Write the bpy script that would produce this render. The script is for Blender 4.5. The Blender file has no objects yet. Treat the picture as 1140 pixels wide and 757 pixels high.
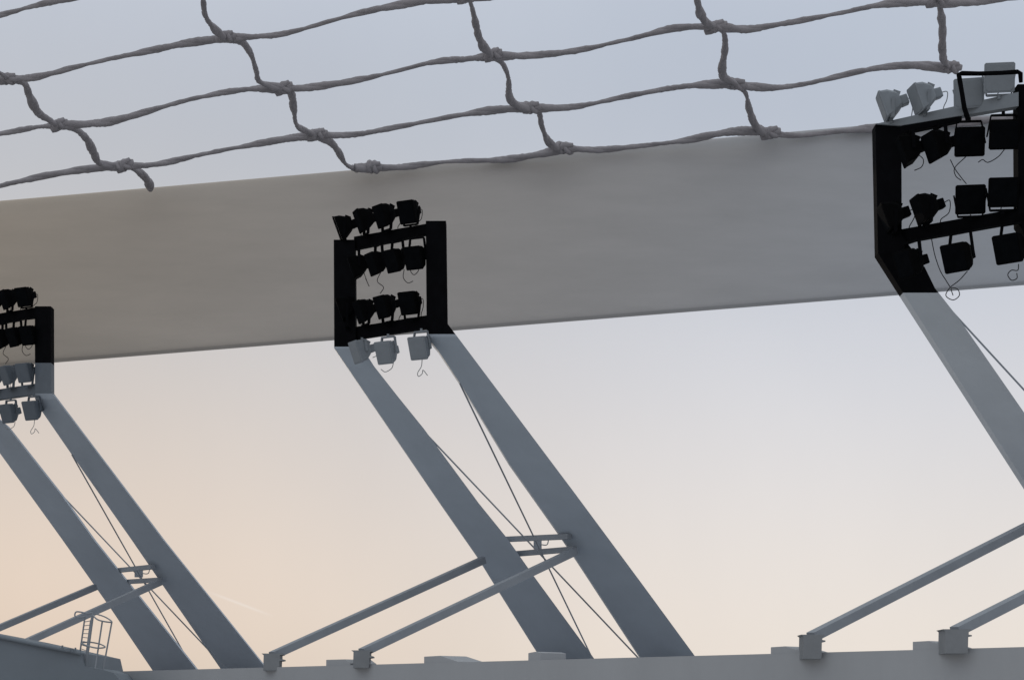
import bpy, bmesh, math, random
from mathutils import Vector, Matrix
random.seed(7)
R = math.radians
sc = bpy.context.scene
COL = sc.collection
# ---------------------------------------------------------------- camera set-up numbers
F = 2500.0            # focal length in photo pixels (photo 1140 wide)
CX, HY = 570.0, 800.0 # principal column, horizon row (shift lens, verticals stay vertical)
CAMZ = 14.0
VPX = -2100.0         # the row of masts recedes to this point on the horizon
DROW = Vector((-2670.0, 2500.0, 0)).normalized()      # along the row, away to the left
LEAN = Vector((DROW.y, -DROW.x, 0))                   # from the pitch side towards the back of the stand

def at(px, py, Y):
    return Vector(((px-CX)/F*Y, Y, CAMZ+(HY-py)/F*Y))
def rowY(px):
    return 60.0*2473.0/(px-VPX)

# ---------------------------------------------------------------- materials
def mat(name, col, rough=0.6, spec=0.3, metal=0.0, var=0.12, scale=1.5, bump=0.05, stretch=(1,1,1), fine=14.0):
    m = bpy.data.materials.new(name); m.use_nodes = True
    nt = m.node_tree; nt.nodes.clear()
    out = nt.nodes.new('ShaderNodeOutputMaterial')
    b = nt.nodes.new('ShaderNodeBsdfPrincipled')
    nt.links.new(b.outputs[0], out.inputs[0])
    b.inputs['Roughness'].default_value = rough
    b.inputs['Specular IOR Level'].default_value = spec
    b.inputs['Metallic'].default_value = metal
    tc = nt.nodes.new('ShaderNodeTexCoord')
    mp = nt.nodes.new('ShaderNodeMapping'); mp.inputs['Scale'].default_value = stretch
    nt.links.new(tc.outputs['Object'], mp.inputs[0])
    n = nt.nodes.new('ShaderNodeTexNoise'); n.inputs['Scale'].default_value = scale
    n.inputs['Detail'].default_value = 6; n.inputs['Roughness'].default_value = 0.65
    nt.links.new(mp.outputs[0], n.inputs[0])
    rp = nt.nodes.new('ShaderNodeValToRGB')
    rp.color_ramp.elements[0].position = 0.3; rp.color_ramp.elements[1].position = 0.7
    c0 = [max(0, c*(1-var)) for c in col]; c1 = [min(1, c*(1+var)) for c in col]
    rp.color_ramp.elements[0].color = (*c0, 1); rp.color_ramp.elements[1].color = (*c1, 1)
    nt.links.new(n.outputs[0], rp.inputs[0])
    nt.links.new(rp.outputs[0], b.inputs['Base Color'])
    n2 = nt.nodes.new('ShaderNodeTexNoise'); n2.inputs['Scale'].default_value = fine
    n2.inputs['Detail'].default_value = 4
    nt.links.new(mp.outputs[0], n2.inputs[0])
    bp = nt.nodes.new('ShaderNodeBump'); bp.inputs['Strength'].default_value = bump; bp.inputs['Distance'].default_value = 0.05
    nt.links.new(n2.outputs[0], bp.inputs['Height'])
    nt.links.new(bp.outputs[0], b.inputs['Normal'])
    return m

M = {
 'steel':   mat('veiled_mast_grey', (0.385,0.435,0.50), 0.6, 0.2, var=0.06, scale=0.6),  # mast greys hold the veil of sky light outside the crossbar band
 'steel_l': mat('veiled_mast_slate', (0.34,0.38,0.435), 0.6, 0.2, var=0.06, scale=0.6),
 'steel_r': mat('veiled_mast_pale', (0.54,0.575,0.62), 0.6, 0.2, var=0.06, scale=0.6),
 'foot':    mat('grey_plinth_paint', (0.20,0.21,0.225), 0.7, 0.1, var=0.1, scale=2),
 'stay':    mat('grey_stay_paint', (0.245,0.265,0.295), 0.65, 0.15, var=0.08, scale=1.2),
 'black':   mat('black_steel', (0.003,0.0031,0.004), 0.9, 0.03, var=0.3, scale=3),  # the same steel without the light veil, inside the crossbar band
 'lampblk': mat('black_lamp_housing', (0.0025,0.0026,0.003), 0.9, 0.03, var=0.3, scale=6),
 'lampgry': mat('veiled_lamp_grey', (0.20,0.22,0.245), 0.6, 0.2, var=0.07, scale=3),  # lamp greys: sky veil put into the colour, black ones lie inside the band
 'lampslt': mat('veiled_lamp_slate', (0.105,0.122,0.145), 0.6, 0.2, var=0.07, scale=3),
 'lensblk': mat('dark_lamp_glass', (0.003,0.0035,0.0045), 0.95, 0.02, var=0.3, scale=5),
 'lensgry': mat('veiled_lamp_glass', (0.195,0.215,0.24), 0.45, 0.2, var=0.05, scale=3),
 'cable':   mat('black_cable', (0.02,0.02,0.022), 0.7, 0.1),
 'cableg':  mat('veiled_cable', (0.24,0.25,0.26), 0.7, 0.1),
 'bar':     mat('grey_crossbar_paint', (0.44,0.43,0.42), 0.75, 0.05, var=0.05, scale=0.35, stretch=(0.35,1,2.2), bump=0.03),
 'net':     mat('twisted_cord', (0.25,0.235,0.25), 0.9, 0.05, var=0.12, scale=3, bump=0.5, fine=9),
 'roof':    mat('grey_roof_cladding', (0.325,0.335,0.355), 0.7, 0.15, var=0.05, scale=0.5, stretch=(1,1,0.25)),
 'roofd':   mat('slate_roof_cladding', (0.155,0.178,0.205), 0.7, 0.15, var=0.06, scale=0.5),
 'ground':  mat('pale_concrete_ground', (0.5,0.49,0.48), 0.9, 0.1, var=0.1, scale=0.05),
}

def sky_tint_and_age_bar(m):
    nt = m.node_tree
    b = [n for n in nt.nodes if n.type == 'BSDF_PRINCIPLED'][0]
    src = b.inputs['Base Color'].links[0].from_socket
    tc = [n for n in nt.nodes if n.type == 'TEX_COORD'][0]
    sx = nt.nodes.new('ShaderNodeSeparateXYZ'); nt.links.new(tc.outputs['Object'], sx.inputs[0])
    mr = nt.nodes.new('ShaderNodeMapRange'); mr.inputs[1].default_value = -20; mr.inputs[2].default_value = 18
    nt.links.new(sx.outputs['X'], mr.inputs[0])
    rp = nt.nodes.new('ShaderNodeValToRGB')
    rp.color_ramp.elements[0].color = (1.10,.955,.80,1); rp.color_ramp.elements[1].color = (.88,.95,1.07,1)  # warm-to-cool glow of the sky, painted along the bar
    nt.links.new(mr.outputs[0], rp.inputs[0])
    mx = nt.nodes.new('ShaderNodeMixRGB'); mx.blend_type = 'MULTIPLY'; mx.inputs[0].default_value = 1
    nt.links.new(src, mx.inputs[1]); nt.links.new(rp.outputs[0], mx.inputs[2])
    mp = nt.nodes.new('ShaderNodeMapping'); mp.inputs['Scale'].default_value = (0.3, 1, 1.6)
    nt.links.new(tc.outputs['Object'], mp.inputs[0])
    n = nt.nodes.new('ShaderNodeTexNoise'); n.inputs['Scale'].default_value = 1.0; n.inputs['Detail'].default_value = 8; n.inputs['Roughness'].default_value = .7
    nt.links.new(mp.outputs[0], n.inputs[0])
    r2 = nt.nodes.new('ShaderNodeValToRGB')
    r2.color_ramp.elements[0].position = .3; r2.color_ramp.elements[0].color = (.95,.95,.95,1)
    r2.color_ramp.elements[1].position = .62; r2.color_ramp.elements[1].color = (1.01,1.01,1.01,1)
    nt.links.new(n.outputs[0], r2.inputs[0])
    m2 = nt.nodes.new('ShaderNodeMixRGB'); m2.blend_type = 'MULTIPLY'; m2.inputs[0].default_value = 1
    nt.links.new(mx.outputs[0], m2.inputs[1]); nt.links.new(r2.outputs[0], m2.inputs[2])
    nt.links.new(m2.outputs[0], b.inputs['Base Color'])
sky_tint_and_age_bar(M['bar'])

# ---------------------------------------------------------------- mesh helpers (world coordinates, parent base subtracted)
class MB:
    def __init__(s): s.bm = bmesh.new()
    def prism(s, front, back):
        vf = [s.bm.verts.new(p) for p in front]; vb = [s.bm.verts.new(p) for p in back]
        n = len(vf)
        s.bm.faces.new(vf); s.bm.faces.new(vb[::-1])
        for i in range(n):
            j = (i+1) % n
            s.bm.faces.new((vf[j], vf[i], vb[i], vb[j]))
        return s
    def strip(s, rows):
        """rows: list of 4-corner loops -> closed tube of quads"""
        vs = [[s.bm.verts.new(p) for p in r] for r in rows]
        n = len(rows[0])
        for a, b in zip(vs[:-1], vs[1:]):
            for i in range(n):
                j = (i+1) % n
                s.bm.faces.new((a[i], a[j], b[j], b[i]))
        s.bm.faces.new(vs[0][::-1]); s.bm.faces.new(vs[-1])
        return s
    def bar(s, p, q, w, h=None, up=Vector((0,0,1))):
        h = h or w
        d = (q-p).normalized()
        a = d.cross(up)
        if a.length < 1e-4: a = d.cross(Vector((1,0,0)))
        a.normalize(); b = a.cross(d)
        def loop(c): return [c+a*w/2+b*h/2, c-a*w/2+b*h/2, c-a*w/2-b*h/2, c+a*w/2-b*h/2]
        return s.strip([loop(p), loop(q)])
    def tube(s, pts, rad, seg=8):
        n = len(pts)
        rads = rad if isinstance(rad, (list, tuple)) else [rad]*n
        prev = None; rows = []
        for i in range(n):
            t = (pts[min(i+1, n-1)]-pts[max(i-1, 0)]).normalized()
            if prev is None:
                a = t.cross(Vector((0,1,0)))
                if a.length < 1e-3: a = t.cross(Vector((0,0,1)))
            else:
                a = prev - t*prev.dot(t)
            a.normalize(); prev = a; b = t.cross(a)
            rows.append([pts[i]+(a*math.cos(2*math.pi*k/seg)+b*math.sin(2*math.pi*k/seg))*rads[i] for k in range(seg)])
        return s.strip(rows)
    def build(s, name, m, parent=None, base=Vector((0,0,0)), smooth=False, bevel=0.0):
        bmesh.ops.recalc_face_normals(s.bm, faces=s.bm.faces)
        bmesh.ops.translate(s.bm, verts=s.bm.verts, vec=-base)
        if bevel:
            bmesh.ops.bevel(s.bm, geom=[e for e in s.bm.edges if e.is_manifold and e.calc_face_angle(0) > 0.5],
                            offset=bevel, segments=2, affect='EDGES', profile=0.6)
        me = bpy.data.meshes.new(name); s.bm.to_mesh(me); s.bm.free()
        if smooth:
            for p in me.polygons: p.use_smooth = True
        me.materials.append(m)
        o = bpy.data.objects.new(name, me); COL.objects.link(o)
        if parent: o.parent = parent
        else: o.location = base
        return o

def tag(o, label=None, cat=None, group=None, kind=None):
    if label: o['label'] = label
    if cat: o['category'] = cat
    if group: o['group'] = group
    if kind: o['kind'] = kind
    return o
def empty(name, loc):
    o = bpy.data.objects.new(name, None); COL.objects.link(o)
    o.location = loc; o.empty_display_size = 0.5
    return o
def spline(pts, step=8):
    out = []
    P = [pts[0]*2-pts[1]] + list(pts) + [pts[-1]*2-pts[-2]]
    for i in range(1, len(P)-2):
        a, b, c, d = P[i-1:i+3]
        for k in range(step):
            t = k/step
            out.append(0.5*((2*b)+(c-a)*t+(2*a-5*b+4*c-d)*t*t+(3*b-3*c+d-a)*t**3))
    out.append(P[-2]); return out
def interp(tab, y):
    if y <= tab[0][0]: return tab[0][1]
    for (y0, x0), (y1, x1) in zip(tab[:-1], tab[1:]):
        if y <= y1: return x0+(x1-x0)*(y-y0)/(y1-y0)
    return tab[-1][1]

# ---------------------------------------------------------------- masts
class Tower:
    """All pixel numbers refer to the mast the numbers were read from; off moves the finished points along the row."""
    def __init__(s, base, off=Vector((0,0,0))):
        s.off = off; s.base = base
    def p(s, px, py, Y): return at(px, py, Y)+s.off
    def done(s, mb, name, m, parent, **k): return mb.build(name, m, parent, s.base, **k)

def leanY(px0, Y0, px):
    X0 = (px0-CX)/F*Y0; r = (px-CX)/F
    k = (r*Y0-X0)/(LEAN.x-r*LEAN.y)
    return Y0+LEAN.y*k

def post_rows(T, L, Rr, bend, y0, y1, thick=0.5):
    """loops of a post between rows y0 and y1; above 'bend' it stands in the row plane, below it leans back"""
    ys = sorted(set([y0, y1]+[y for y, _ in L+Rr if y0 < y < y1]))
    cb = (interp(L, bend)+interp(Rr, bend))/2
    rows = []
    for y in ys:
        a, b = interp(L, y), interp(Rr, y)
        c = (a+b)/2
        Ya, Yb = rowY(a), rowY(b)
        if y > bend:                       # the face keeps running along the row while the leg leans back
            sh = leanY(cb, rowY(cb), c)-rowY(c)
            Ya += sh; Yb += sh
        t = Vector((0, thick, 0))
        A, B = T.p(a, y, Ya), T.p(b, y, Yb)
        rows.append([A, B, B+t, A+t])
    return rows

def make_lamp(T, parent, px, py, yaw, mount, beam_py, dark=True, w=0.50, h=0.60, pitch=20, label=None, dpt=1.0, cable=None, Yo=-0.08, gm='lampgry'):
    """a floodlight: tapering housing, ballast box, front frame with glass, U yoke down (or up) to the beam, cable loop"""
    Y = rowY(px)+Yo
    c = T.p(px, py, Y)
    ph, th = R(yaw), R(pitch)
    f0 = Vector((-math.sin(ph), -math.cos(ph), 0)); f = f0*math.cos(th)+Vector((0,0,-math.sin(th)))
    r = Vector((math.cos(ph), -math.sin(ph), 0)); u = f.cross(r).normalized()
    if u.z < 0: u = -u
    def loop(d, ww, hh, dz=0, ch=0.16):
        o = c+f*d+u*dz; cx, cy = ww/2, hh/2; k = min(ww, hh)*ch
        q = [(-cx+k,-cy),(cx-k,-cy),(cx,-cy+k),(cx,cy-k),(cx-k,cy),(-cx+k,cy),(-cx,cy-k),(-cx,-cy+k)]
        return [o+r*x+u*y for x, y in q]
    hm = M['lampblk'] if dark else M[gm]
    mb = MB()
    mb.strip([loop(0.17*dpt, w*0.96, h*0.96, 0, .06), loop(0.02*dpt, w*0.92, h*0.9, 0, .1), loop(-0.14*dpt, w*0.66, h*0.62, 0.01), loop(-0.2*dpt, w*0.5, h*0.46, 0.01)])
    for k in (-1, 0, 1):                                  # cooling fins on the back
        mb.bar(c+f*(-0.10*dpt)+r*(k*0.12)+u*0.2, c+f*(-0.22*dpt)+r*(k*0.12)+u*0.1, 0.02, 0.12, up=u)
    lamp = T.done(mb, 'floodlight', hm, parent)
    if label: lamp['label'] = label
    mb = MB().strip([loop(0.172*dpt, w, h, 0, .05), loop(0.215*dpt, w, h, 0, .05)])
    T.done(mb, 'front_frame', hm, lamp, bevel=0.006)
    mb = MB().strip([loop(0.217*dpt, w*.88, h*.88, 0, .08), loop(0.223*dpt, w*.86, h*.86, 0, .08)])
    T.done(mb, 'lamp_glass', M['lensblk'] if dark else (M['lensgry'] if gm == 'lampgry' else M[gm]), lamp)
    mb = MB().strip([loop(-0.2*dpt, w*.42, h*.36, -.03, .08), loop(-0.36*dpt, w*.40, h*.34, -.03, .08)])
    T.done(mb, 'ballast_box', hm, lamp, bevel=0.012)
    # yoke: two arms from the side pivots to a foot on the beam
    bz = T.p(px, beam_py, Y).z
    mb = MB()
    foot = Vector((c.x, c.y, bz))
    s = 1 if mount > 0 else -1
    arm0 = c+f*(-0.02)
    for k in (-1, 1):
        a = arm0+r*(k*(w/2+0.02))
        b = Vector((a.x, a.y, bz+s*0.03))
        b = b*0.75+Vector((foot.x, foot.y, bz+s*0.03))*0.25
        mb.bar(a-Vector((0,0,-s*0.06)), b, 0.03, 0.075, up=f0)
    mb.bar(foot-r*(w/2*0.8)+Vector((0,0,s*.03)), foot+r*(w/2*0.8)+Vector((0,0,s*.03)), 0.075, 0.035)
    mb.bar(foot+Vector((0,0,s*.03)), foot+Vector((0,0,-s*.05)), 0.06, 0.06, up=Vector((0,1,0)))
    T.done(mb, 'yoke', M['black'] if dark else hm, lamp)
    # cable
    back = c+f*(-0.36*dpt)+u*(-0.03)
    rr = random.Random(int(px*13+py*7))
    if cable is None:
        e = Vector((back.x+rr.uniform(-.02,.1), back.y+.1, bz))
        m1 = back+Vector((0.10+rr.uniform(0,.06), 0, rr.uniform(-.02,.06)))
        m2 = back+Vector((0.09+rr.uniform(0,.05), 0, -0.16+rr.uniform(-.1,.02)))
        pts = [back, m1, m2, (m2+e)/2+Vector((rr.uniform(-.1,.02),0,0)), e] if mount > 0 else [back, m1, m2, m2+Vector((-.14,0,-.05+rr.uniform(-.06,.02)))]
        pts = spline(pts, 6)
    else:
        pts = spline([T.p(x, y, Y) for x, y in cable], 6)
    T.done(MB().tube(pts, 0.010, 6), 'cable', M['cable'] if dark else M['cableg'], lamp, smooth=True)
    return lamp

def beam(T, parent, tl, tr, br, bl, m, thick=0.28, dy=0.1, name='beam'):
    fr = [T.p(x, y, rowY(x)+dy) for x, y in (tl, tr, br, bl)]
    t = Vector((0, thick, 0))
    return T.done(MB().prism(fr, [q+t for q in fr]), name, m, parent, bevel=0.01)

# ---- outlines read for the middle mast
CL = [(267,371.5),(376,372),(387.5,372),(560,490),(620,531.8),(651,551),(724,597),(760,619)]
CLR = [(262,395),(376,396),(408,416.7),(440.7,442.4),(476.8,471.6),(560,533),(598.7,564.4),(642,595),(732,661),(760,681)]
CR = [(246,474),(375,475),(389,487),(430.4,514.6),(514.6,566),(597,624.5),(624,642.7),(732,713.4),(760,731)]
CRR = [(246,496.5),(360,498),(549,640),(650,715),(729,773),(760,796)]
LAMPS_C = [ # px, py, yaw, mount, beam row, row letter, cable
 (383,252,90,1,267,'A',None),(407,244,72,1,263,'A',None),(430,239,56,1,258,'A',None),(457,235,30,1,252,'A',None),
 (399,296,86,-1,276,'B',[(404,300),(408,312),(411,319),(407,310)]),(421,292,62,-1,272,'B',[(424,303),(420,313),(427,320),(423,327)]),
 (442,289,46,-1,268,'B',[(450,300),(449,309),(454,315),(460,313)]),(464,286,28,-1,264,'B',[(462,296),(457,301),(461,306),(466,301),(465,295)]),
 (386,342,88,1,366,'C',None),(407,345,66,1,363,'C',None),(431,340,52,1,360,'C',None),(458,336,30,1,356,'C',None),
 (403,390,62,-1,378,'D',None),(432,391,34,-1,374,'D',[(438,404),(436,410),(429,414),(424,411)]),
 (469,386,28,-1,368,'D',[(470,400),(469,408),(465,415),(466,419),(470,416),(471,412),(476,418)])]

def foot_block(T, parent, x0, x1, ytop, ybot, Y, m):
    w = x1-x0
    q = [(x0-2,ytop),(x1+1,ytop),(x1+1,ytop+1.6),(x1-1.5,ytop+2),(x1-1.5,ytop+6),(x1+2,ytop+6.5),(x1+2,ytop+8),(x1-2,ytop+8.5),(x1-2.5,ybot+3),(x0,ybot+3),(x0+.5,ytop+2)]
    fr = [T.p(x, y, Y) for x, y in q]
    return T.done(MB().prism(fr, [v+Vector((0,.7,0)) for v in fr]), 'strut_foot', m, parent)

def stays(T, parent, m2, cb, S):
    """struts, feet, cross bars and tie rods of one mast; cb = bend points (px) of its two legs, S = pixel layout"""
    m = M['stay']
    Yl = lambda px: leanY(cb[0], rowY(cb[0]), px)
    Yr = lambda px: leanY(cb[1], rowY(cb[1]), px)
    for fn, (x0, y0, xb, yb), f in zip((Yl, Yr), S['struts'], S['feet']):
        Yf = leanY(x0, fn(x0), xb)
        T.done(MB().bar(T.p(x0, y0, fn(x0)+.4), T.p(xb, yb, Yf+.35), 0.2, 0.2), 'strut', m, parent)
        if f: foot_block(T, parent, *f, Yf, M['foot'])
    for (x0, y0, x1, y1) in S['bars']:
        T.done(MB().bar(T.p(x0-6, y0, Yl(x0-15)+.25), T.p(x1+6, y1, Yr(x1+18)+.25), 0.15, 0.15), 'cross_bar', m, parent)
    for (s0, x0, y0, s1, x1, y1) in S['rods']:
        p0 = T.p(x0, y0, (Yl, Yr)[s0](x0)+.2); p1 = T.p(x1, y1, (Yl, Yr)[s1](x1)+.2)
        T.done(MB().tube([p0, p1], 0.022, 6), 'tie_rod', m, parent)
    if S.get('clamp'):
        x, y = S['clamp']; Y = Yl(x-35)+.4
        T.done(MB().bar(T.p(x-4,y,Y), T.p(x+5,y,Y), 0.1, 0.26), 'rod_clamp', m, parent)
        T.done(MB().tube(spline([T.p(x+4,y,Y-.1), T.p(x+11,y,Y-.1), T.p(x+13,y-8,Y-.1)],5), 0.016, 6), 'cable', m2, parent)

STAYS_C = dict(struts=[(538,623.2,303,729.5),(640,613.5,403,726)], feet=[(293,313,727,743),(393,413,723.5,740)],
    bars=[(562,600.5,628,597),(572,617,634,611)], rods=[(0,468,476,1,722,744),(1,512,427,0,664,742)], clamp=(598,606))
STAYS_L = dict(struts=[(106,653.3,-75,730),(178,647.8,16,720.5)], feet=[None,None],
    bars=[(132,635.3,164,630.8),(141,647.8,172,645.2)], rods=[(0,64,546,1,250,742),(1,80,506,0,222,757)], clamp=(154,638))
STAYS_R = dict(struts=[(1174,571,903,709),(1345,560,1063,703)], feet=[(894,917,706,730),(1052,1080,700,724)],
    bars=[], rods=[(0,1060,347,1,1440,760)], clamp=None)

def std_tower(off, label, outl, bends, tops, splits, bottom, rows_dark, m, S, low_beam_tone='black'):
    """off moves the lamp frame along the row; posts and legs follow the outlines of this very mast"""
    cb = [(interp(outl[k], bends[k//2])+interp(outl[k+1], bends[k//2]))/2 for k in (0, 2)]
    foot = [(interp(outl[k], 745)+interp(outl[k+1], 745))/2 for k in (0, 2)]
    fx = sum(foot)/2
    base = at(fx, 745, leanY(cb[0], rowY(cb[0]), fx)); base.z = ROOFZ
    root = empty('floodlight_mast', base)
    tag(root, label, 'floodlight mast', 'floodlight masts in a row along the stand roof')
    T, T0 = Tower(base, off), Tower(base)
    for k in (0, 1):
        L, Rr, bend = outl[2*k], outl[2*k+1], bends[k]
        T.done(MB().strip(post_rows(T0, L, Rr, bend, tops[k], splits[k])), 'post', M['black'], root)  # black down to the crossbar edge; light veil is painted in below it
        if splits[k] < bend-3:
            o = T.done(MB().strip(post_rows(T0, L, Rr, bend, splits[k], bend)), 'post', M['lampslt'], root)  # upright length below the crossbar, light veil put into its colour
            o['label'] = 'slate lower length of the post'
        T.done(MB().strip(post_rows(T0, L, Rr, bend, max(bend, splits[k]), bottom)), 'leg', m, root)
    beam(T, root, (394,263.5), (475,249), (475,260.5), (394,277.5), M['black'])
    beam(T, root, (394,364), (475,351), (475,365), (394,377.5), M[low_beam_tone])
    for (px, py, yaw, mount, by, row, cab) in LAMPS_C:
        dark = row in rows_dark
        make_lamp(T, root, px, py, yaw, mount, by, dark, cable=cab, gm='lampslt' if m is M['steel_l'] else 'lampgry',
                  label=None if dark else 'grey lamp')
    stays(T0, root, M['cableg'], cb, S)
    return root

LL = [(357,-48),(440,-47.5),(504.6,0),(600,69),(676.7,123),(744.7,169),(770,186)]
LLR = [(350,-28),(445,-27),(473,6.7),(549,66.8),(600,103.6),(655,147.6),(744.7,218.6),(770,239)]
LR = [(335,38.7),(444,39),(458,46.8),(509,82),(600,146),(651,181),(744.7,246),(770,264)]
LRR = [(335,56.5),(436,56.8),(600,181),(738,291.7),(770,318)]
ROOFZ = CAMZ+1.3
OFF_L = DROW*17.03
OFF_R = DROW*-17.25
std_tower(Vector((0,0,0)), 'only complete lamp mast, black lamp frame on two grey slanting legs, mid photo',
          (CL, CLR, CR, CRR), (386,372), (267,246), (386,372), 760, 'ABC', M['steel'], STAYS_C)
std_tower(OFF_L, 'farthest lamp mast, cut by the left edge, slate legs rising beside the caged ladder',
          (LL, LLR, LR, LRR), (443,438), (357,341), (404,404), 768, 'AB', M['steel_l'], STAYS_L, 'lampslt')

# ---- right mast, nearer and cut by the photo's edge: own outline
RL = [(139,974.5),(282,977.5),(326,1005.5),(535,1140),(740,1272)]
RLR = [(133,1003.5),(262,1004),(298,1029.8),(321,1041),(354,1067),(459,1140),(740,1335)]
RR = [(96,1133),(250,1134),(740,1479)]
RRR = [(90,1162),(238,1163),(740,1540)]
base = at(1300, 735, leanY(990, rowY(990), 1250)); base = Vector((base.x, base.y, ROOFZ))
rt = empty('floodlight_mast', base)
tag(rt, 'nearest lamp mast, cut by the right edge, with pale grey lamps on top', 'floodlight mast', 'floodlight masts in a row along the stand roof')
T = Tower(base)
T.done(MB().strip(post_rows(T, RL, RLR, 275, 139, 326, .45)), 'post', M['black'], rt)
T.done(MB().strip(post_rows(T, RL, RLR, 275, 326, 740, .45)), 'leg', M['steel_r'], rt)
T.done(MB().strip(post_rows(T, RR, RRR, 245, 94, 300, .45)), 'post', M['black'], rt)
T.done(MB().strip(post_rows(T, RR, RRR, 245, 300, 740, .45)), 'leg', M['steel_r'], rt)
beam(T, rt, (975,138), (1134,102.5), (1134,118.5), (1003.5,140), M['lampgry'], dy=-.06)
beam(T, rt, (1003.5,140.3), (1071,129.5), (1071,134), (1003.5,148.5), M['black'], name='beam_wedge_unveiled', dy=-.06)  # beam corner inside the crossbar band, black because no light veil is painted there
beam(T, rt, (1003,255.3), (1134,231.8), (1134,246.8), (1003,270), M['black'])
LAMPS_R = [
 (992,116,94,1,135,'A',None),(1029,108,84,1,127,'A',None),(1079,103,14,1,116,'A',None),(1112,86,8,1,108,'A',None),
 (1014,166,92,-1,146,'B',[(1022,172),(1028,178),(1026,186),(1018,190)]),(1046,161,76,-1,140,'B',[(1058,178),(1063,188),(1071,199),(1076,205)]),
 (1079,157,8,-1,134,'B',[(1075,175),(1063,187),(1064,196),(1070,201)]),(1117,149,5,-1,127,'B',[(1118,167),(1111,175),(1100,181),(1094,178),(1089,181)]),
 (994,240,90,1,262,'C',None),(1032,231,84,1,251,'C',None),(1080,221,9,1,243,'C',None),(1116,213,6,1,236,'C',None),
 (1015,292,66,-1,268,'D',[(1037,266),(1041,285),(1047,302),(1053,312),(1058,320)]),(1069,285,48,-1,258,'D',[(1077,302),(1068,312),(1058,320),(1053,329),(1061,334),(1068,329),(1066,322),(1059,321),(1061,329)]),
 (1127,275,44,-1,248,'D',[(1134,294),(1133,301),(1126,301),(1122,306),(1126,312),(1132,310),(1132,304)])]
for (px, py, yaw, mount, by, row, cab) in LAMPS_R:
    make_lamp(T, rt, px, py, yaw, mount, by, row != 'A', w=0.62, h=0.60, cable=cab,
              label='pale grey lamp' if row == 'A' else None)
# net cord crossing the pale lamps, added as a black tube on the upper beam
Yr_ = 44.6
pts = [at(x, y, Yr_) for x, y in ((1078,134),(1073.5,120),(1071,104),(1068.5,90),(1067.5,83.5),(1071,82),(1090,82.3),(1115,81.5),(1133,80.3),(1136,82),(1136.5,92))]
T.done(MB().tube(pts, [.055,.05,.047,.05,.055,.05,.045,.045,.048,.05,.04], 8), 'unveiled_net_cord', M['black'], rt, smooth=True)
rt.children[-1]['label'] = 'black stretch of net cord in front of the pale lamps'
stays(T, rt, M['cableg'], (990,1148), STAYS_R)

# ---------------------------------------------------------------- grandstand with its roof edge
def yroof(px): return 751.4-0.0266*px
def Yroof(px): return 139014.0/(px-VPX)+0.1
gb = at(500, HY, Yroof(500)); gb.z = 0
gs = empty('grandstand', gb)
tag(gs, 'long grey stand roof along the bottom edge that carries the lamp masts', 'grandstand')
pxs = [-420, 100, 600, 1140, 1700]
fr_top = [at(x, yroof(x), Yroof(x)) for x in pxs]
mb = MB(); rows = []
for p in fr_top:
    q = p+LEAN*26
    rows.append([Vector((p.x,p.y,0.0)), Vector((p.x,p.y,p.z)), Vector((q.x,q.y,p.z+0.0)), Vector((q.x,q.y,0))])
mb.strip(rows); mb.build('wall', M['roof'], gs, gb)
mb = MB(); rows = []
for p in fr_top:                                           # thin flashing strip along the roof edge
    a = p-LEAN*0.06; t = Vector((0,0,1))
    rows.append([a-t*1.1, a+t*0.02, a+LEAN*0.4+t*0.02, a+LEAN*0.4-t*1.1])
mb.strip(rows); mb.build('roof_edge', M['roof'], gs, gb)
def block(q, dy=-.05, th=.9, name='roof_block', m='roof'):
    fr = [at(x, y, Yroof(x)+dy) for x, y in q]
    MB().prism(fr, [v+LEAN*th for v in fr]).build(name, M[m], gs, gb, bevel=0.01)
block([(363,734),(384,733.5),(390,738),(390,746),(363,746)])
block([(472,730.5),(490,729.5),(510,736),(510,745),(472,745)])
block([(588,726.5),(596,725),(601,726),(601,742),(588,742)])
block([(858,720),(874,719),(895,725),(895,735),(858,735)])
block([(1016,714),(1034,713),(1055,720),(1055,730),(1016,730)])
block([(1142,713),(1158,712),(1180,719),(1180,728),(1142,728)])

# dark sloping roof end at lower left
rb = at(40, HY, 59.5); rb.z = 0
q = [(-160,676),(0,706.5),(44,716),(66,721),(90,726.5),(93.5,741.5),(112,744.5),(126,748.5),(150,775)]
fr = [at(x, y, 59.5) for x, y in q]
fr += [Vector((fr[-1].x, 59.5, 0.02)), Vector((fr[0].x, 59.5, 0.02))]
rf = MB().prism(fr, [v+Vector((0,6,0)) for v in fr]).build('sloping_roof', M['roofd'], None, rb)
tag(rf, 'dark slate sloping roof end at the lower left under the caged ladder', 'roof')
mb = MB()
for (x, y, h, w) in ((69.5,720,4,1.6),(76,722,2.5,5),(84,723.5,5,1.6),(80,722.5,3,3)):
    mb.bar(at(x, y+3, 59.4), at(x, y-h+2, 59.4), w*0.025, w*0.025)
vent = mb.build('roof_fixing', M['roofd'], rf, rb)
# guttering strip
mb = MB(); mb.tube([at(-160,676.5,59.43), at(90,727,59.43)], 0.05, 8); mb.build('gutter', M['roofd'], rf, rb)

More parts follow.
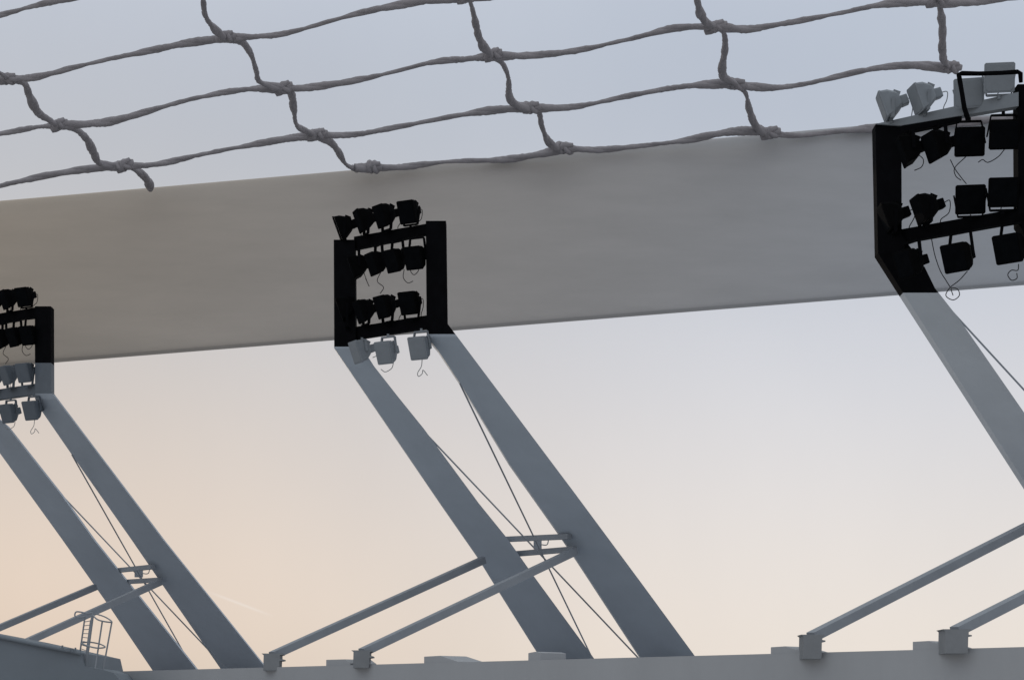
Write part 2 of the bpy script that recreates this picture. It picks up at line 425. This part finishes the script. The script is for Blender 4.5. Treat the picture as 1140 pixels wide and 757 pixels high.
# caged ladder
lb = at(105, 742, 59.8)
cg = empty('caged_ladder', lb)
tag(cg, 'thin steel ladder with safety hoops standing on the dark roof at lower left', 'ladder')
Yc = 59.8
def rail(a, b, w, dy, name='rail', dy2=None):
    MB().tube([at(a[0],a[1],Yc+dy), at(b[0],b[1],Yc+dy)], w, 6).build(name, M['stay'], cg, lb)
rail((94.5,687),(89,726),.022,0.2); rail((103.5,681.5),(95,744),.04,0.0)
rail((114,690.5),(106,744),.022,-.3,'cage_strip'); rail((124.5,692),(114.5,747),.022,-.1,'cage_strip'); rail((101,690),(95,735),.02,.5,'cage_strip')
def hoop(ps, name='hoop'):
    pts = spline([at(x, y, Yc+d) for x, y, d in ps], 6)
    MB().tube(pts, .02, 6).build(name, M['stay'], cg, lb, smooth=True)
hoop([(103,684,0),(108,689,-.35),(116,691.5,-.4),(124.5,692,-.1),(118,687,.3),(108,683.5,.4),(103,684,.2)])
hoop([(90,715.5,0.2),(97,718.5,-.3),(108,721,-.4),(117,720,-.1),(111,716.5,.3),(100,714.5,.4),(91,715,.3)])
hoop([(103.5,682,0),(97,682.5,0),(90,681,0.1),(84.5,681,0.1),(83.5,685.5,0.1),(88,687,.1),(95,686.5,.2)], 'handrail')
for k in range(9):
    t = (k+.5)/9
    MB().tube([at(94-5*t, 690+38*t, Yc+.2), at(102.5-6*t, 688+44*t, Yc)], .011, 5).build('rung', M['stay'], cg, lb)

# ---------------------------------------------------------------- goal crossbar behind the masts, with its net
YB = 75.0
def ytop(px): return 225-0.0872*px
def ybot(px): return 408-0.0798*px
bb = at(570, 280, YB); bb.z = 0
goal = empty('football_goal', Vector((bb.x, YB+1.6, 0)))
tag(goal, 'broad grey goal crossbar running across the whole photo behind the lamps', 'football goal')
gbase = Vector((bb.x, YB+1.6, 0))
def bar_loop(px):
    zt, zb = at(px, ytop(px)-2, YB).z, at(px, ybot(px)-3, YB).z
    X = (px-CX)/F*YB
    zc, h = (zt+zb)/2, (zt-zb)/2
    out = []
    n = 64; D = 0.35                    # superelliptic tube: nearly flat front, rounded edges
    for k in range(n):
        a = 2*math.pi*k/n
        ca, sa = math.cos(a), math.sin(a)
        e = 2/16
        y = math.copysign(abs(ca)**e, ca)*D; z = math.copysign(abs(sa)**e, sa)*h
        out.append(Vector((X, YB+D+y, zc+z)))
    return out
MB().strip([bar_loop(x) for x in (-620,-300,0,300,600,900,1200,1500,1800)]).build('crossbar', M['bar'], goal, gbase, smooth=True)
for x in (-590, 1770):
    X = (x-CX)/F*YB; z = at(x, (ytop(x)+ybot(x))/2, YB).z
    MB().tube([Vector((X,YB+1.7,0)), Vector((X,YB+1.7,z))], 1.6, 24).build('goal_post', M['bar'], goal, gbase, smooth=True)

# net cords: pulled from the crossbar up and towards the viewer
def netY(px, py): return YB-0.2-0.085*max(0, ytop(px)+2-py)
nb = at(570, ytop(570), YB); 
mb = MB()
PXM = 0.029
def cord(ps, wob=1.0, r0=3.7):
    pts = spline([at(x, y, netY(x, y)) for x, y in ps], 14)
    n = len(pts); rads = []
    s1, s2 = random.uniform(0,6), random.uniform(0,6)
    for i, p in enumerate(pts):
        t = i*0.08
        rads.append(p.y/F*(r0+1.05*math.sin(t*1.1+s1)+0.45*math.sin(t*3.1+s2)+random.uniform(-.25,.25)))
    # uneven lay of the twisted strands
    for i in range(1, n-1):
        pts[i] = pts[i]+Vector((0,0,random.uniform(-.006,.006)))
    # two strands laid round each other
    d = 0.0; ph = random.uniform(0, 6); A, B = [], []
    for i in range(n):
        if i: d += (pts[i]-pts[i-1]).length*F/pts[i].y
        t = (pts[min(i+1,n-1)]-pts[max(i-1,0)]).normalized()
        a = t.cross(Vector((0,1,0))).normalized(); b = t.cross(a)
        th = ph+d/105.0*2*math.pi
        o = (a*math.cos(th)+b*math.sin(th))*rads[i]*0.26
        A.append(pts[i]+o); B.append(pts[i]-o)
    rr = [r*0.84 for r in rads]
    mb.tube(A, rr, 8); mb.tube(B, rr, 8)
def knot(x, y, tilt=0.2, L=12, h=4.6):
    Y = netY(x, y); s = Y/F
    L *= random.uniform(.85,1.12); h *= random.uniform(.85,1.15); tilt += random.uniform(-.2,.2)
    k1, k2, lean = random.uniform(-.4,-.2), random.uniform(.2,.42), random.uniform(1.5,5)
    ca, sa = math.cos(tilt), math.sin(tilt)
    def pt(a, b, d): return at(x+a*ca+b*sa, y-a*sa+b*ca, Y+d*s)
    # overhand knot: a thick core and two loops wound round it
    mb.tube([pt(-L,2.5,0), pt(-L*.6,1.5,0), pt(0,0,0), pt(L*.6,-1.5,0), pt(L,-1,0)], [s*3.2,s*4.9,s*5.4,s*4.8,s*3.2], 10)
    for off in (L*k1, L*k2):
        ring = []
        for k in range(13):
            a = 2*math.pi*k/12
            ring.append(pt(off+lean*math.sin(a+.6), -1+h*math.cos(a), 5.5*math.sin(a)))
        mb.tube(ring, s*2.7, 8)
    mb.tube([pt(-L*.55,4,-4), pt(-1,-4.5,-6), pt(L*.7,-5,-3)], [s*2.6,s*3.6,s*2.6], 8)
cord([(-160,42),(-60,30),(0,17),(38,7),(80,-3),(130,-18)])
cord([(-90,100),(-30,90),(10,88),(40,86),(100,71),(165,57),(205,49),(250,43),(285,41),(320,37),(400,15),(450,5),(497,-1),(540,-2),(580,-7),(680,-25)])
cord([(-120,168),(-60,156),(0,149),(40,142),(66,140),(100,138),(130,134),(200,114),(250,103),(285,99),(316,99),(350,97),(410,87),(480,70),(520,66),(548,63),(590,62),(640,57),(700,44),(750,32),(795,30),(830,33),(870,27),(930,16),(985,5),(1030,3),(1060,4),(1115,0),(1200,-14)])
cord([(-120,232),(-40,216),(0,207),(60,194),(110,187),(140,185),(175,183),(230,171),(300,158),(330,153),(352,151),(395,150),(440,142),(520,127),(560,122),(592,121),(640,119),(700,107),(750,98),(795,94),(820,95),(860,98),(900,93),(960,79),(1010,73),(1058,76)])
cord([(395,187),(418,187),(450,186),(500,180),(560,178),(600,172),(628,166),(665,167),(710,163),(760,157),(800,149),(830,146),(858,149),(890,151),(930,147),(972,143),(1040,139),(1110,133),(1200,126)])
cord([(-30,60),(10,88),(27,93),(33,108),(42,125),(55,134),(66,140),(85,145),(97,156),(105,172),(112,182),(138,186),(152,190),(161,197),(166,205),(167,211)])
cord([(220,-30),(226,0),(228,16),(235,28),(250,42),(268,46),(279,60),(285,78),(290,92),(316,99),(324,104),(327,122),(330,139),(340,146),(352,151),(366,157),(376,168),(385,183),(398,189)])
cord([(505,-30),(522,0),(527,15),(532,38),(538,52),(548,62),(560,72),(566,88),(567,108),(575,117),(592,121),(600,125),(603,140),(610,157),(620,165),(628,167)])
cord([(770,-30),(776,0),(780,16),(786,25),(797,31),(806,38),(807,55),(804,75),(806,86),(820,94),(830,104),(834,122),(840,138),(848,146),(858,149)])
cord([(1043,-25),(1046,5),(1049,30),(1049,55),(1051,68),(1058,76)])
for (x, y, t) in ((8,89,.15),(66,140,.2),(139,185,.2),(251,42,.2),(316,99,.2),(353,151,.15),(415,187,.1),(549,62,.1),(592,121,.1),(628,166,.1),(797,31,.1),(820,95,-.1),(858,149,.05),(1058,76,-.15),(520,-2,.05),(1043,2,.05)):
    knot(x, y, t)
net = mb.build('goal_net', M['net'], None, nb, smooth=True)
tag(net, 'knotted grey cord net with wide meshes across the sky above the crossbar', 'net')

# ---------------------------------------------------------------- ground
bm = bmesh.new()
S = 6000
vs = [bm.verts.new(v) for v in ((-S,-S,0),(S,-S,0),(S,S,0),(-S,S,0))]
bm.faces.new(vs); me = bpy.data.meshes.new('ground'); bm.to_mesh(me); bm.free(); me.materials.append(M['ground'])
g = bpy.data.objects.new('ground', me); COL.objects.link(g); g['kind'] = 'structure'

# ---------------------------------------------------------------- sky and sun: low evening sun to the left behind the stand
SUN_AZ, SUN_EL = -14.0, 3.0            # degrees: azimuth from the view axis (+Y), negative = left
w = bpy.data.worlds.new('World'); sc.world = w; w.use_nodes = True
nt = w.node_tree; nt.nodes.clear()
out = nt.nodes.new('ShaderNodeOutputWorld'); bg = nt.nodes.new('ShaderNodeBackground')
sky = nt.nodes.new('ShaderNodeTexSky'); sky.sky_type = 'NISHITA'; sky.sun_disc = False
sky.sun_elevation = R(SUN_EL); sky.sun_rotation = R(SUN_AZ)
sky.air_density = 1.0; sky.dust_density = 3.0; sky.ozone_density = 1.0
# thin high evening haze: the sky colour follows the height above the horizon and the side the sun is on
hs = nt.nodes.new('ShaderNodeHueSaturation'); hs.inputs['Saturation'].default_value = 0.6; hs.inputs['Value'].default_value = 0.12
nt.links.new(sky.outputs[0], hs.inputs['Color'])
tc = nt.nodes.new('ShaderNodeTexCoord'); sx = nt.nodes.new('ShaderNodeSeparateXYZ')
nt.links.new(tc.outputs['Generated'], sx.inputs[0])
def ramp(stops):
    r = nt.nodes.new('ShaderNodeValToRGB'); r.color_ramp.interpolation = 'B_SPLINE'
    e = r.color_ramp.elements
    while len(e) < len(stops): e.new(0.5)
    for q, (p, c) in zip(e, stops): q.position = p; q.color = (*c, 1)
    nt.links.new(sx.outputs['Z'], r.inputs[0]); return r
cool = ramp([(0,(.87,.785,.69)),(.06,(.84,.785,.735)),(.13,(.725,.73,.765)),(.19,(.60,.635,.71)),(.26,(.475,.53,.62)),(.34,(.55,.61,.72)),(.6,(.92,.97,1.0)),(1,(.96,1.0,1.0))])  # stops above the view are brightened to fill the legs and crossbar
warm = ramp([(0,(.63,.53,.43)),(.06,(.61,.54,.475)),(.13,(.545,.515,.495)),(.19,(.51,.525,.55)),(.26,(.455,.495,.56)),(.34,(.55,.61,.72)),(.6,(.92,.97,1.0)),(1,(.96,1.0,1.0))])
mr = nt.nodes.new('ShaderNodeMapRange'); mr.interpolation_type = 'SMOOTHSTEP'
mr.inputs[1].default_value = -0.24; mr.inputs[2].default_value = 0.16; mr.inputs[3].default_value = 1; mr.inputs[4].default_value = 0
nt.links.new(sx.outputs['X'], mr.inputs[0])
m1 = nt.nodes.new('ShaderNodeMixRGB'); nt.links.new(mr.outputs[0], m1.inputs[0]); nt.links.new(cool.outputs[0], m1.inputs[1]); nt.links.new(warm.outputs[0], m1.inputs[2])
m2 = nt.nodes.new('ShaderNodeMixRGB'); m2.inputs[0].default_value = 0.96
nt.links.new(hs.outputs[0], m2.inputs[1]); nt.links.new(m1.outputs[0], m2.inputs[2])
# a short thin vapour trail high in the haze, low on the left
def mth(op, a, b=None, c=None):
    n = nt.nodes.new('ShaderNodeMath'); n.operation = op
    for k, v in enumerate((a, b, c)):
        if v is None: continue
        if isinstance(v, (int, float)): n.inputs[k].default_value = v
        else: nt.links.new(v, n.inputs[k])
    return n.outputs[0]
d0 = (at(228,657,100)-Vector((0,0,CAMZ))).normalized(); d1 = (at(305,686,100)-Vector((0,0,CAMZ))).normalized()
nn = d0.cross(d1).normalized()
vd = nt.nodes.new('ShaderNodeVectorMath'); vd.operation = 'DOT_PRODUCT'
nt.links.new(tc.outputs['Generated'], vd.inputs[0]); vd.inputs[1].default_value = nn
wd = mth('MAXIMUM', mth('SUBTRACT', 1.0, mth('MULTIPLY', mth('ABSOLUTE', vd.outputs['Value']), 1100.0)), 0.0)
tx = mth('DIVIDE', mth('SUBTRACT', sx.outputs['X'], d0.x), d1.x-d0.x)
al = mth('MAXIMUM', mth('MULTIPLY', mth('MULTIPLY', tx, mth('SUBTRACT', 1.0, tx)), 4.0), 0.0)
ad = nt.nodes.new('ShaderNodeMixRGB'); ad.blend_type = 'MIX'; ad.inputs[2].default_value = (.9,.86,.82,1)
nt.links.new(mth('MULTIPLY', mth('MULTIPLY', wd, al), mth('MULTIPLY', mth('GREATER_THAN', sx.outputs['Y'], 0.0), 0.32)), ad.inputs[0])
mpn = nt.nodes.new('ShaderNodeMapping'); mpn.inputs['Scale'].default_value = (7,7,3.5); mpn.inputs['Rotation'].default_value = (0,.3,0)
nt.links.new(tc.outputs['Generated'], mpn.inputs[0])
nz = nt.nodes.new('ShaderNodeTexNoise'); nz.inputs['Scale'].default_value = 1.0; nz.inputs['Detail'].default_value = 5; nz.inputs['Roughness'].default_value = .55
nt.links.new(mpn.outputs[0], nz.inputs[0])
hz = nt.nodes.new('ShaderNodeValToRGB'); hz.color_ramp.elements[0].position = .3; hz.color_ramp.elements[1].position = .7
hz.color_ramp.elements[0].color = (.94,.945,.955,1); hz.color_ramp.elements[1].color = (1,1,1,1)
nt.links.new(nz.outputs[0], hz.inputs[0])
mh = nt.nodes.new('ShaderNodeMixRGB'); mh.blend_type = 'MULTIPLY'; mh.inputs[0].default_value = 1
nt.links.new(m2.outputs[0], mh.inputs[1]); nt.links.new(hz.outputs[0], mh.inputs[2])
nt.links.new(mh.outputs[0], ad.inputs[1])
nt.links.new(ad.outputs[0], bg.inputs[0]); nt.links.new(bg.outputs[0], out.inputs[0])
bg.inputs[1].default_value = 1.0
ld = bpy.data.lights.new('sun', 'SUN'); ld.energy = 0.3; ld.angle = R(0.6); ld.color = (1,.85,.68)
lo = bpy.data.objects.new('sun', ld); COL.objects.link(lo)
sd = Vector((math.sin(R(SUN_AZ))*math.cos(R(SUN_EL)), math.cos(R(SUN_AZ))*math.cos(R(SUN_EL)), math.sin(R(SUN_EL))))
lo.rotation_euler = sd.to_track_quat('Z', 'Y').to_euler(); lo.location = (0,-10,40)

# ---------------------------------------------------------------- camera
cd = bpy.data.cameras.new('camera'); co = bpy.data.objects.new('camera', cd); COL.objects.link(co)
co.location = (0,0,CAMZ); co.rotation_euler = (R(90),0,0)
cd.sensor_width = 36; cd.lens = F/1140*36
cd.shift_y = (HY-378.5)/1140; cd.shift_x = (570-CX)/1140
cd.clip_end = 20000
sc.camera = co
sc.view_settings.view_transform = 'Standard'; sc.view_settings.look = 'None'
sc.view_settings.exposure = 0.0; sc.view_settings.gamma = 1.0
sc.render.engine = 'CYCLES'
